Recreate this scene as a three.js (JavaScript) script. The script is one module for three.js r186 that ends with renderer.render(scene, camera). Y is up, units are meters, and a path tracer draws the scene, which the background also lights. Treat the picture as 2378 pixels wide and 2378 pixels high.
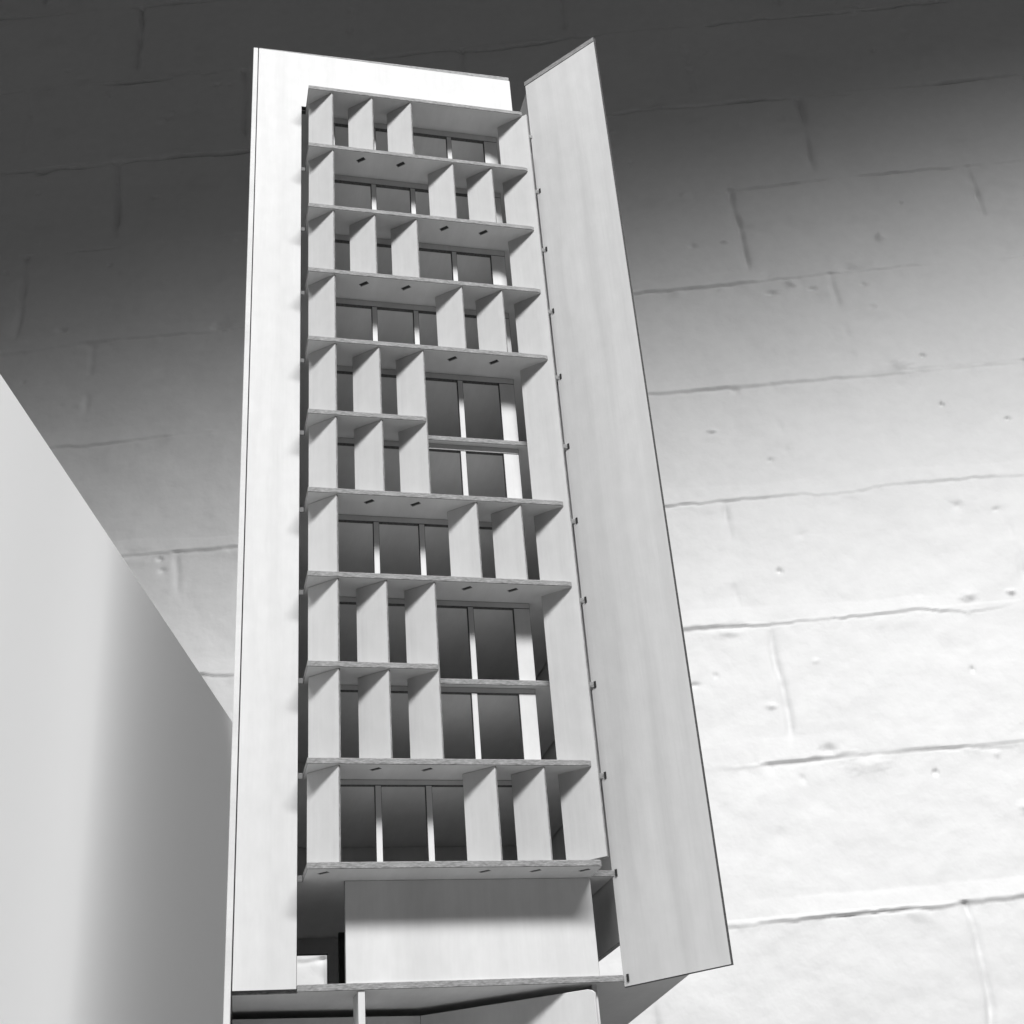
import * as THREE from 'three';
import { mergeGeometries } from 'three/addons/utils/BufferGeometryUtils.js';
import { ImprovedNoise } from 'three/addons/math/ImprovedNoise.js';
import { RectAreaLightUniformsLib } from 'three/addons/lights/RectAreaLightUniformsLib.js';

// ---------------------------------------------------------------- camera, light, exposure
RectAreaLightUniformsLib.init();
const scene = new THREE.Scene();
const RISE = 0.15;                                   // table top is y = 0
const camera = new THREE.PerspectiveCamera(41.74, 1, 0.02, 20);
camera.position.set(-0.05638, -0.0055 + RISE, 0.56479);
camera.quaternion.setFromRotationMatrix(new THREE.Matrix4().set(
  0.97070, -0.05182, -0.23462, 0,
  -0.07332, 0.86602, -0.49461, 0,
  0.22882, 0.49732, 0.83685, 0,
  0, 0, 0, 1));
camera.updateMatrixWorld();

// horizontal frame of the place: FWD runs straight to the block wall, SIDE to the right along it
const TURN = 0.015;
const F0 = new THREE.Vector3(0.26996, 0, -0.96287), S0 = new THREE.Vector3(0.96287, 0, 0.26996);
const FWD = F0.clone().multiplyScalar(Math.cos(TURN)).addScaledVector(S0, Math.sin(TURN));
const SIDE = S0.clone().multiplyScalar(Math.cos(TURN)).addScaledVector(F0, -Math.sin(TURN));
const EYE = new THREE.Vector3(-0.05638, RISE, 0.56479);
const place = (side, up, fwd) => EYE.clone().addScaledVector(SIDE, side).addScaledVector(FWD, fwd).setY(up);
const WALL = 1.75;                                   // metres from lens to wall

scene.background = new THREE.Color().setRGB(0.085, 0.085, 0.085);   // the dim rest of the room

// long strip light high up behind the camera, to the right; an added, unseen ceiling edge in front of it keeps the upper wall dark
const LAMP = { x: 0.2, y: 2.75 + RISE, z: 2.4, length: 2.8, width: 0.38, power: 72 };
const lampDown = new THREE.Vector3(0.06, 0.4 + RISE, 0).sub(new THREE.Vector3(LAMP.x, LAMP.y, LAMP.z)).normalize();

const renderer = new THREE.WebGLRenderer({ antialias: true });
renderer.setSize(1024, 1024);
renderer.toneMapping = THREE.LinearToneMapping;
renderer.toneMappingExposure = 1;
renderer.shadowMap.enabled = true;
renderer.shadowMap.type = THREE.PCFSoftShadowMap;

// ---------------------------------------------------------------- helpers
let seed = 7;
const rnd = () => { seed = (seed * 1664525 + 1013904223) >>> 0; return seed / 4294967296; };
const perlin = new ImprovedNoise();
const noise = (x, y, z = 0) => perlin.noise(x + 31.7, y + 12.3, z + 5.1);
const fbm = (x, y, z = 0, n = 4) => { let a = 1, s = 0, f = 1; for (let i = 0; i < n; i++) { s += a * noise(x * f, y * f, z + i * 9.7); a *= 0.5; f *= 2; } return s; };
const taken = {};
const numbered = (n) => { const k = taken[n] = (taken[n] ?? -1) + 1; return k ? `${n}_${String(k).padStart(3, '0')}` : n; };
function obj(name, geometry, material, parent) {
  const m = new THREE.Mesh(geometry, material);
  m.name = numbered(name); m.castShadow = m.receiveShadow = true;
  parent.add(m); return m;
}
function thing(name, label, category, position) {
  const g = new THREE.Group(); g.name = numbered(name); g.userData = { label, category };
  if (position) g.position.copy(position);
  scene.add(g); return g;
}
function texture(size, f, colour, reps) {
  const d = new Uint8Array(size * size * 4);
  for (let j = 0; j < size; j++) for (let i = 0; i < size; i++) {
    const v = Math.max(0, Math.min(255, Math.round(255 * f(i / size, j / size)))), o = (j * size + i) * 4;
    d[o] = d[o + 1] = d[o + 2] = v; d[o + 3] = 255;
  }
  const t = new THREE.DataTexture(d, size, size); t.wrapS = t.wrapT = THREE.MirroredRepeatWrapping;
  t.magFilter = THREE.LinearFilter; t.minFilter = THREE.LinearMipmapLinearFilter; t.generateMipmaps = true;
  if (colour) t.colorSpace = THREE.SRGBColorSpace;
  t.repeat.set(reps, reps); t.needsUpdate = true; return t;
}

// ---------------------------------------------------------------- materials (all grey: the place is monochrome)
// birch ply face: long grain streaks along v
const plyMap = texture(1024, (u, v) => {
  const w = u + 0.012 * fbm(u * 3, v * 1.2, 2);
  const band = fbm(w * 9, v * 0.8, 1, 3), fine = fbm(w * 110, v * 7, 4, 3), mottle = fbm(u * 34, v * 18, 8, 4);
  return 0.925 + 0.034 * band + 0.008 * fine + 0.013 * mottle;
}, true, 1 / 0.16);
// the wing's sheet: long irregular vertical stains
const wingMap = texture(1024, (u, v) => {
  const w = u + 0.012 * fbm(u * 2, v * 1.1, 6, 2), st = fbm(w * 7.5, v * 0.35, 3, 4), step = 1 / (1 + Math.exp(-14 * (st - 0.05)));
  return 0.925 - 0.026 * step + 0.022 * fbm(w * 17, v * 0.5, 9, 3) + 0.014 * fbm(u * 26, v * 12, 8, 4);
}, true, 1 / 0.16);
const plyBump = texture(512, (u, v) => 0.5 + 0.3 * fbm(u * 120, v * 5, 3, 3) + 0.12 * fbm(u * 50, v * 50, 6, 2), false, 1 / 0.16);
// cut ply edge: layers along the length, speckled
const edgeMap = texture(512, (u, v) => 0.58 + 0.10 * fbm(u * 8, v * 60, 2, 3) + 0.10 * fbm(u * 22, v * 60, 5, 3), true, 1 / 0.04);
const burntMap = texture(256, (u, v) => 0.27 + 0.1 * fbm(u * 30, v * 30, 2, 3), true, 1 / 0.03);
const M = {};
M.ply = new THREE.MeshStandardMaterial({ map: plyMap, color: new THREE.Color().setRGB(0.625, 0.625, 0.625), roughness: 0.75, bumpMap: plyBump, bumpScale: 0.00006 });
M.stained = new THREE.MeshStandardMaterial({ map: wingMap, color: new THREE.Color().setRGB(0.68, 0.68, 0.68), roughness: 0.75, bumpMap: plyBump, bumpScale: 0.00006 });
M.edge = new THREE.MeshStandardMaterial({ map: edgeMap, color: new THREE.Color().setRGB(0.75, 0.75, 0.75), roughness: 0.85 });
M.cap = new THREE.MeshStandardMaterial({ map: edgeMap, color: new THREE.Color().setRGB(0.8, 0.8, 0.8), roughness: 0.85 });
M.burnt = new THREE.MeshStandardMaterial({ map: burntMap, roughness: 0.85 });
M.nearBlack = new THREE.MeshStandardMaterial({ color: new THREE.Color().setRGB(0.02, 0.02, 0.02), roughness: 0.9 });  // near-black for slot plugs, notch shade and the dark bar
M.paper = new THREE.MeshStandardMaterial({ color: new THREE.Color().setRGB(0.86, 0.86, 0.86), roughness: 0.9 });
M.base = new THREE.MeshStandardMaterial({ color: new THREE.Color().setRGB(0.4, 0.4, 0.4), roughness: 0.8 });
M.table = new THREE.MeshStandardMaterial({ color: new THREE.Color().setRGB(0.06, 0.06, 0.06), roughness: 0.6 });
const paintMap = texture(1024, (u, v) => {
  const scuff = Math.max(0, fbm(u * 9, v * 14, 4, 4) - 0.42);
  return 0.862 + 0.012 * fbm(u * 5, v * 5, 1, 4) + 0.010 * fbm(u * 60, v * 60, 9, 2) - 0.05 * scuff;
}, true, 1 / 1.1);
const paintBump = texture(1024, (u, v) => 0.5 + 0.16 * fbm(u * 40, v * 40, 3, 4) + 0.06 * fbm(u * 150, v * 150, 7, 2), false, 1 / 1.1);
M.paint = new THREE.MeshStandardMaterial({ map: paintMap, roughness: 0.62, bumpMap: paintBump, bumpScale: 0.0016 });
M.lampCase = new THREE.MeshStandardMaterial({ color: new THREE.Color().setRGB(0.3, 0.3, 0.3), roughness: 0.5 });
M.lampGlow = new THREE.MeshStandardMaterial({ color: 0xffffff, emissive: 0xffffff, emissiveIntensity: 2, roughness: 0.6 });

// ---------------------------------------------------------------- painted block wall
// One continuous relief (blocks, mortar beds with a drooping lip, filled upright joints, pits and lumps under thick paint),
// cut into its blocks and mortar beds along the joints.
{
  const wall = thing('block_wall', 'white painted concrete block wall filling the background', 'wall', place(0, 0, WALL));
  wall.rotation.y = Math.atan2(-SIDE.z, SIDE.x);
  const bed = 0.366 + RISE, course = 0.2035, BED = 0.027, L = 0.406, step = 0.0034, sty = 0.0022;
  const offs = { 0: 0.094, 1: 0.29, 2: 0.325, 3: 0.287, 4: 0.392, 5: 0.12, 6: 0.394, 7: 0.138, 8: 0.36, 9: 0.15, 10: 0.36 };
  const X0 = -1.2, X1 = 1.3, Y0 = 0.02, nx = Math.round((X1 - X0) / step), K0 = -1, K1 = 10;
  const rowOf = (y) => Math.round((y - Y0) / sty), ny = rowOf(bed + course * K1);
  const hash = (a, b) => { const h = Math.sin(a * 127.1 + b * 311.7 + 9.3) * 43758.5453; return h - Math.floor(h); };
  const smooth = (t) => { const c = Math.min(1, Math.max(0, t)); return c * c * (3 - 2 * c); };
  const holes = Array.from({ length: 190 }, () => [X0 + rnd() * (X1 - X0), Y0 + rnd() * 2.2, 0.003 + 0.006 * rnd() * rnd(), 0.5 + rnd(), (rnd() < 0.75 ? -1 : 1) * (0.0015 + 0.0045 * rnd())]);
  for (let n = 0; n < 90; n++) {                                                      // chips and smears along the beds
    const k = Math.floor(rnd() * 12) - 1, cx = X0 + rnd() * (X1 - X0), cy = bed + course * k + 0.035 * (rnd() - 0.45);
    for (let m = 0; m < 3; m++) holes.push([cx + 0.03 * (rnd() - 0.5), cy + 0.012 * (rnd() - 0.5), 0.004 + 0.007 * rnd(), 0.3 + 0.6 * rnd(), (rnd() < 0.55 ? -1 : 1) * (0.001 + 0.0028 * rnd())]);
  }
  const H = new Float32Array((nx + 1) * (ny + 1));
  // per column: where each bed's lip runs, how far it stands out, how wide and how crisp it is
  const cols = [];
  for (let i = 0; i <= nx; i++) {
    const x = X0 + i * step, c = [];
    for (let k = K0 - 1; k <= K1; k++) {
      const fine = k >= 6, lipOut = fine ? (k > 6 ? 0.12 : 0.4) : 0.8, groove = fine ? (k > 6 ? 4.2 : 2) : 0.36;         // upper beds are thin cracks, lower ones are filled
      const sag = Math.max(0, fbm(x * 2.3, k * 5.7, 7, 2) - 0.28);
      c.push({ lip: bed + course * k + 0.0075 * fbm(x * 2.9, k * 3.3, 1, 3) + 0.0024 * fbm(x * 34, k * 1.9, 4, 3) - 0.05 * sag,
        out: lipOut * Math.max(0.0002, 0.0030 + 0.0062 * fbm(x * 3.1, k * 7.1, 2, 3)), wide: BED * (1 + 0.45 * fbm(x * 3, k * 2.2, 5, 3)),
        cut: groove * 0.0036 * Math.max(0, (k > 6 ? 0.42 : 0.22) + 1.7 * fbm(x * 6.5, k * 4.4, 6, 4)), soft: (fine ? 0.8 : 1.1) * 0.0026 + 0.0045 * Math.max(0, 0.3 + fbm(x * 5, k * 6.1, 9, 2)) });
    }
    cols.push(c);
  }
  for (let j = 0; j <= ny; j++) {
    const y = Y0 + j * sty;
    for (let i = 0; i <= nx; i++) {
      const x = X0 + i * step;
      let h = 0.0034 * fbm(x * 3.2, y * 3.2, 3, 3) + 0.0014 * fbm(x * 15, y * 15, 6, 3);
      const kc = Math.floor((y - bed) / course);
      for (const k of [kc, kc + 1]) {
        const c = cols[i][k - (K0 - 1)]; if (!c) continue;
        const s = y - c.lip;
        if (s >= 0) { const t = 1 - s / c.wide; if (t > 0) h += c.out * (t < 0.9 ? t : 0.9 + 0.1 * (1 - t)) * smooth(t * 6); }
        else if (s > -0.03) {
          const t = -s / c.soft; h += c.out * 0.9 * Math.max(0, 1 - t * 1.6) ;
          h -= c.cut * Math.exp(-Math.pow((s + c.soft * 0.75) / (c.soft * 0.55), 2));
          h += 0.0032 * Math.max(0, fbm(x * 28, y * 28, k, 2) - 0.15) * (1 + s / 0.03);
        }
      }
      // the block this point belongs to (course kc + 1 lies between beds kc and kc + 1)
      const k = kc + 1, o = offs[k] ?? (k % 2 ? 0.13 : 0.35), q = (x - o) / L, n = Math.floor(q), near = Math.round(q);
      const lean = (m) => 0.0022 * (hash(m, k) - 0.5) + 0.006 * (hash(m + 50, k) - 0.5) * (y - (bed + course * (kc + 0.5)));
      const xj = o + near * L + 0.009 * fbm(y * 7, k * 1.3, near * 3, 3), d = x - xj;
      const blend = smooth(0.5 + d / 0.03); h += near === n ? lean(n - 1) * (1 - blend) + lean(n) * blend : lean(n) * (1 - blend) + lean(n + 1) * blend;
      const str = Math.max(0, (hash(near + 9, k + 3) < 0.4 ? 0.15 : 0.85) + 0.95 * fbm(y * 16, k * 1.7, near * 5, 3));
      const edge = Math.min(1, Math.max(0, (y - (bed + course * kc) - BED * 0.6) / 0.03));
      if (Math.abs(d) < 0.03) h -= edge * str * (k > 5 ? 2 : 1) * (0.0040 * Math.exp(-Math.pow(d / 0.0046, 2)) + 0.0012 * Math.exp(-Math.pow(d / 0.013, 2)));
      H[j * (nx + 1) + i] = h;
    }
  }
  for (const [px, py, r, sx, dz] of holes) {
    const ri = Math.ceil(3 * r / sty), ci = Math.round((px - X0) / step), cj = Math.round((py - Y0) / sty);
    for (let j = Math.max(0, cj - ri); j <= Math.min(ny, cj + ri); j++) for (let i = Math.max(0, ci - 2 * ri); i <= Math.min(nx, ci + 2 * ri); i++) {
      const x = X0 + i * step - px, y = Y0 + j * sty - py, w = 1 + 0.5 * noise(i * 0.4, j * 0.4); H[j * (nx + 1) + i] += dz * Math.exp(-(x * x * sx * sx + y * y) / (r * r) * w);
    }
  }
  const at = (i, j) => H[Math.min(ny, Math.max(0, j)) * (nx + 1) + Math.min(nx, Math.max(0, i))];
  function patch(i0, i1, j0, j1) {
    const w = i1 - i0 + 1, n = w * (j1 - j0 + 1), pos = new Float32Array(n * 3), nor = new Float32Array(n * 3), uv = new Float32Array(n * 2), idx = [];
    for (let j = j0, v = 0; j <= j1; j++) for (let i = i0; i <= i1; i++, v++) {
      const gx = (at(i + 1, j) - at(i - 1, j)) / (2 * step), gy = (at(i, j + 1) - at(i, j - 1)) / (2 * sty), l = Math.hypot(gx, gy, 1);
      pos.set([X0 + i * step, Y0 + j * sty, at(i, j)], v * 3); nor.set([-gx / l, -gy / l, 1 / l], v * 3); uv.set([X0 + i * step, Y0 + j * sty], v * 2);
      if (i < i1 && j < j1) idx.push(v, v + 1, v + w + 1, v, v + w + 1, v + w);
    }
    const g = new THREE.BufferGeometry(); g.setAttribute('position', new THREE.BufferAttribute(pos, 3)); g.setAttribute('normal', new THREE.BufferAttribute(nor, 3)); g.setAttribute('uv', new THREE.BufferAttribute(uv, 2)); g.setIndex(idx);
    return g;
  }
  for (let k = K0; k <= K1; k++) {
    const jA = Math.max(0, rowOf(bed + course * (k - 1) + BED)), jB = rowOf(bed + course * k - 0.004), jC = Math.min(ny, rowOf(bed + course * k + BED)), o = offs[k] ?? (k % 2 ? 0.13 : 0.35);
    const cuts = [0]; for (let m = -6; m < 6; m++) { const i = Math.round((o + m * L - X0) / step); if (i > 3 && i < nx - 3) cuts.push(i); } cuts.push(nx);
    if (jB > jA) for (let m = 0; m + 1 < cuts.length; m++) obj('block', patch(cuts[m], cuts[m + 1], jA, Math.min(ny, jB)), M.paint, wall);
    if (jC > jB) obj('mortar_bed', patch(0, nx, jB, jC), M.paint, wall);
  }
  const body = new THREE.BoxGeometry(X1 - X0, bed + course * K1 + 0.02, 0.1); body.translate((X0 + X1) / 2, (bed + course * K1 - 0.02) / 2, -0.065);
  obj('wall_core', body, M.paint, wall);
}

// ---------------------------------------------------------------- table under the model
{
  const t = thing('table', 'broad pale table that the tower stands on', 'table', place(0.15, 0, 0.72));
  t.rotation.y = Math.atan2(-SIDE.z, SIDE.x);
  const top = new THREE.BoxGeometry(2.6, 0.03, 1.9); top.translate(0, -0.015, 0);
  obj('table_top', top, M.table, t);
  for (const [sx, sz] of [[-1, -1], [1, -1], [-1, 1], [1, 1]]) { const l = new THREE.BoxGeometry(0.06, 0.7, 0.06); l.translate(sx * 1.2, -0.38, sz * 0.85); obj('leg', l, M.table, t); }
}

// ---------------------------------------------------------------- white card standing to the left
{
  const c = thing('white_board', 'smooth white card board standing upright left of the tower', 'board', place(-0.23, 0, 0));
  c.rotation.y = Math.atan2(-SIDE.z, SIDE.x) + 0.012;
  // local x = side, local -z = forward
  const s = new THREE.Shape(); s.moveTo(0.34, 0); s.lineTo(1.2, 0); s.lineTo(1.2, 0.3835 + RISE); s.lineTo(0.34, 0.3675 + RISE); s.closePath();
  const g = new THREE.ExtrudeGeometry(s, { depth: 0.005, bevelEnabled: true, bevelSize: 0.0004, bevelThickness: 0.0004, bevelSegments: 2 });
  g.rotateY(Math.PI / 2); g.translate(-0.005, 0, 0);
  obj('board_sheet', g, M.paper, c);
}

// ---------------------------------------------------------------- lamp above and behind the camera (out of frame)
{
  const p = new THREE.Vector3(LAMP.x, LAMP.y, LAMP.z);
  const g = thing('panel_lamp', 'long strip lamp high behind the camera, outside the view', 'lamp', p);
  const zA = lampDown.clone().negate(), yA = new THREE.Vector3().crossVectors(zA, SIDE).normalize(), xA = new THREE.Vector3().crossVectors(yA, zA);
  g.quaternion.setFromRotationMatrix(new THREE.Matrix4().makeBasis(xA, yA, zA));
  const box = new THREE.BoxGeometry(LAMP.length + 0.03, LAMP.width + 0.03, 0.03); box.translate(0, 0, 0.019);
  obj('housing', box, M.lampCase, g);
  const face = new THREE.BoxGeometry(LAMP.length, LAMP.width, 0.003); face.translate(0, 0, 0.0022);
  obj('diffuser', face, M.lampGlow, g);
  const rod = new THREE.CylinderGeometry(0.006, 0.006, 0.5, 12); rod.rotateX(Math.PI / 2); rod.translate(0, 0, 0.28);
  obj('rod', rod, M.lampCase, g);
  const light = new THREE.RectAreaLight(0xffffff, LAMP.power, LAMP.length, LAMP.width);
  light.name = 'lamp_light'; light.position.set(0, 0, -0.002);
  g.add(light);
}

// ---------------------------------------------------------------- added ceiling edge between the lamp and the wall to shade its upper part (out of frame)
{
  const c = thing('light_blocker', 'added ceiling above the camera, outside the view', 'blocker', place(0.66, 2.035 + RISE, -0.15));
  c.rotation.y = Math.atan2(-SIDE.z, SIDE.x);
  const s = new THREE.Shape([[-2.4, -0.38], [2.4, 0.38], [2.4, 1.7], [-2.4, 1.7]].map(([x, y]) => new THREE.Vector2(x, y)));
  const g = new THREE.ExtrudeGeometry(s, { depth: 0.03, bevelEnabled: false });
  obj('blocker_board', g, M.lampCase, c);
}

// ---------------------------------------------------------------- the model tower; all numbers in millimetres, heights above eye level
const tower = thing('model_tower', 'laser cut plywood tower model with diagonal fins and stacked floors', 'scale model', new THREE.Vector3(0, 0, 0));
const mm = 0.001, lev = (k) => 613 - 46.06 * k, T = 2.9;
// sheets: outline in plan (x, z) extruded upward from y0 by h
function plan(pts, y0, h, holes = [], bevel = 0.25) {
  const s = new THREE.Shape(pts.map(([x, z]) => new THREE.Vector2(x * mm, -z * mm)));
  for (const h_ of holes) s.holes.push(new THREE.Path(h_.map(([x, z]) => new THREE.Vector2(x * mm, -z * mm))));
  const b = bevel * mm;
  const g = new THREE.ExtrudeGeometry(s, { depth: h * mm - 2 * b, bevelEnabled: b > 0, bevelSize: b, bevelThickness: b, bevelOffset: -b, bevelSegments: 1, curveSegments: 6 });
  g.rotateX(-Math.PI / 2); g.translate(0, y0 * mm + RISE + b, 0); return g;
}
// outline in elevation (x, y), front face at z1, thickness t going back
function front(pts, z1, t, holes = [], bevel = 0.2) {
  const up = ([x, y]) => new THREE.Vector2(x * mm, y * mm + RISE), s = new THREE.Shape(pts.map(up));
  for (const h_ of holes) s.holes.push(new THREE.Path(h_.map(up)));
  const b = bevel * mm;
  const g = new THREE.ExtrudeGeometry(s, { depth: t * mm - 2 * b, bevelEnabled: b > 0, bevelSize: b, bevelThickness: b, bevelOffset: -b, bevelSegments: 1 });
  g.translate(0, 0, (z1 - t) * mm + b); return g;
}
const rect = (x0, x1, y0, y1) => [[x0, y0], [x1, y0], [x1, y1], [x0, y1]];
// upright sheet between two plan points: visible face on the left of a -> b, outline (along, y)
function upright(a, b, pts, t, holes = []) {
  const g = front(pts, 0, t, holes);
  const ang = Math.atan2(-(b[1] - a[1]), b[0] - a[0]);
  g.rotateY(ang); g.translate(a[0] * mm, 0, a[1] * mm); return g;
}
const two = [M.ply, M.edge], dark = [M.ply, M.burnt];

// front panel: left strip and parapet in one L-shaped sheet
obj('front_panel', front([[-28.7, 104.4], [-2.4, 104.4], [-2.4, 612.6], [129.3, 612.6], [129.3, 658], [-28.7, 658]], -17, 2.9), dark, tower);
obj('coping', front([[-28.4, 658.1], [129, 658.1], [129, 661.6], [-28.4, 659.1]], -17.5, 3.2), [M.cap, M.burnt], tower);
// left side wall, its cut edge bright beside the front panel
{
  const g = upright([-29.1, -16.6], [-22.6, -128], rect(0, 111.5, -143.8, 657.6), 2.7);
  obj('side_wall', g, [M.ply, M.ply], tower);
}
// right side wall behind the fins; open at the foot
obj('side_wall', upright([143.9, -20.6], [143.9, -128], [[0, 121.5], [105.4, 121.5], [105.4, 655.5], [0, 655.5]], 2.7), two, tower);
// back wall with a small window low on the left; further unseen openings added to let light in
obj('back_wall', front(rect(-22.4, 141, 107, 606), -128.4, 2.9, [rect(-16, 23.1, 112, 142), rect(38, 134, 111, 144), ...[0, 1, 2, 3, 4, 5, 6, 7, 8, 9].flatMap((k) => [0, 1, 2, 3].map((i) => rect(-19 + 39.6 * i, 17.5 + 39.6 * i, lev(k + 1) + 2.5, lev(k + 1) + 29)))]), dark, tower);

// fins
const FX = { A: 14, B: 37.3, C: 60.6, D: 84.2, E: 107.2, F: 129.6 }, FDX = 12.8, FDZ = 11.4;
const finLen = Math.hypot(FDX, FDZ);
const finTop = (k) => lev(k) - T, rows = {
  0: 'ABC', 1: 'ADE', 2: 'ABC', 3: 'ADE', 4: 'AB', 5: 'AB', 6: 'ADE', 7: 'AB', 8: 'AB', 9: 'ADE' };
const finGeo = (x, yb, yt, w = 0.5 * (rnd() - 0.5)) => upright([x - FDX + w, -0.9 - FDZ - w], [x, -0.9], rect(0, finLen, yb, yt), 1.3);
function fin(letter, top, bottom) { obj('fin', finGeo(FX[letter] + 0.5 * (rnd() - 0.5), lev(bottom) + 0.03, lev(top) - T - 0.03), two, tower); }
for (let k = 0; k <= 9; k++) for (const c of rows[k]) fin(c, k, k + 1);
fin('C', 4, 6); fin('C', 7, 9);
// the outermost fin is one tall sheet that stands past the slab ends
obj('tall_fin', upright([116.8, -12.3], [132.0, 1.2], rect(0, Math.hypot(15.2, 13.5), lev(10) + 1, lev(0) - T - 0.03), 1.3), two, tower);

// floor slabs with the fin slots of the storey above filled near-black where no fin stands below
const slotAt = (x, s = 2.35, w = 1.0) => {                 // diagonal slot, mid-way along a fin
  const cx = x - FDX * 0.5, cz = -0.9 - FDZ * 0.5, ux = FDX / finLen, uz = FDZ / finLen, nx = uz, nz = -ux;
  return [[-1, -1], [1, -1], [1, 1], [-1, 1]].map(([p, q]) => [cx + p * s * ux + q * w * nx, cz + p * s * uz + q * w * nz]);
};
const slots = { 1: 'BC', 2: 'DE', 3: 'BC', 4: 'DE', 6: 'BC', 7: 'DE', 9: 'BC', 10: 'ADEF' };
const WA = [139.8, -18.6], WB = [173.5, 23.7];              // the wing in plan
function notchShadeBox(y) {                                      // black box for the shade in the notch gap, by the inner edge
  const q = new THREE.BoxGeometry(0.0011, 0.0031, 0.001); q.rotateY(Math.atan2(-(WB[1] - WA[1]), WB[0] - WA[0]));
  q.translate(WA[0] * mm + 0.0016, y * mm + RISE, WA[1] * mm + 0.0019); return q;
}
function slab(k) {
  const y0 = lev(k) - T, W = 130 + 0.6 * (rnd() - 0.5);
  const mezz = k === 5 || k === 8;
  const cornered = (x) => [[x - 2.2, 0], [x - 0.7, -0.3], [x, -1.4]];
  const nose = mezz ? [[0, 0], ...cornered(60.8), [60.8, -16.9]] : [[0, 0], ...cornered(W), [W, -17.6]];
  const tail = [[140.8, -17.6], [140.8, -20.2], [140.2, -20.2], [140.2, -127.9], [-22.4, -127.9], [-28.6, -20.4], [0, -20.4]];
  if (mezz) tail[0][1] = -16.9;
  const s = obj('floor_slab', plan([...nose, ...tail], y0, T, [...(slots[k] ?? '')].map((c) => slotAt(FX[c]))), two, tower);
  for (const c of slots[k] ?? '') obj('dark_tab_plug', plan(slotAt(FX[c], 2.3, 0.95), y0 + 0.25, T - 0.5, [], 0), M.nearBlack, s);  // tab as a near-black plug, the shade of the slot put into its colour
  if (k) obj('notch_shade', notchShadeBox(y0 + 1.4), M.nearBlack, s);
  return s;
}
for (let k = 0; k <= 10; k++) slab(k);
// lowest plate, wide, running out behind the wing
{
  const s = obj('base_plate', plan([[-2.2, -17.4], [139.2, -17.4], [141.4, -19.6], [164.6, 8.2], [178, -141], [-21.6, -141], [-28.6, -20.4], [-2.2, -20.4]], lev(11) - T, T), two, tower);
  obj('notch_shade', notchShadeBox(lev(11) - 1.4), M.nearBlack, s);
}

// window frames behind the fins
for (let k = 0; k <= 9; k++) {
  const top = lev(k) - T - 0.02, bot = lev(k + 1) + 0.02, dx = -6.9 * k / 9 + 0.2, beam = 4.6 - 2 * k / 9, z = -20.4, t = 2.6;
  const f = new THREE.Group(); f.name = numbered('window_frame'); tower.add(f);
  obj('head_rail', front(rect(9 + dx, 117.8 + dx, top - beam, top), z, t), dark, f);
  for (const [a, b] of [[8.8, 17.6], [39.2, 42.2], [62.5, 65.5], [85.9, 88.9], [109.3, 117.8]])
    obj('mullion', front(rect(a + dx, b + dx, bot, top - beam - 0.02), z, t), dark, f);
}

// recessed panel of the lowest storey
obj('infill_panel', front(rect(18.1, 129.4, lev(11) + 0.02, lev(10) - T - 0.02), -19, 2.6), two, tower);
obj('dark_bar', front(rect(20.4, 23.6, lev(11) + 0.05, 137), -60, 3), M.nearBlack, tower);  // near-black upright bar inside the left opening

// angled wing on the right, with its cap
{
  const a = WA, b = WB, len = Math.hypot(b[0] - a[0], b[1] - a[1]);
  const w = obj('wing_panel', upright(a, b, rect(0, len, 101.3, 656.8), 1.9), [M.stained, M.burnt], tower);
  obj('wing_cap', upright([a[0] - 0.3, a[1] - 0.2], b, rect(-0.2, len + 0.2, 657, 660.8), 2.8), [M.cap, M.burnt], w);
}

// below the plate: slim post, recessed wall that turns and comes forward on the right
obj('bounce_board', plan([[-190, 230], [330, 230], [330, -200], [-190, -200]], -149.9, 6), M.base, tower);  // unseen board added to bounce light onto the slab undersides
obj('post', (() => { const g = plan([[23.1, -18.2], [25.9, -18.2], [25.9, -34], [23.1, -34]], -143.8, lev(11) - T - 0.05 + 143.8); return g; })(), M.ply, tower);
const under = lev(11) - T;
obj('lower_wall', upright([-26.4, -54.4], [57, -62], rect(0, Math.hypot(83.4, 7.6), -143.8, 100), 2.5), M.ply, tower);
{ const len = Math.hypot(67, 49.5); obj('lower_wall', upright([57, -62], [124, -12.5], [[0, -143.8], [len, -143.8], [len, 98.6], [len - 1.2, 99.7], [len - 3, 100.2], [0, 100]], 2.2), M.ply, tower); }
// unseen rear enclosure of the lowest storey, added to keep its gap dark
obj('lower_wall', front(rect(-21.6, 150, -143.8, under - 0.05), -131, 2.5), two, tower);
obj('lower_wall', upright([128.6, -22.4], [150, -129.9], rect(0, Math.hypot(21.4, 107.5), -143.8, under - 0.05), 2.3), M.ply, tower);

renderer.render(scene, camera);
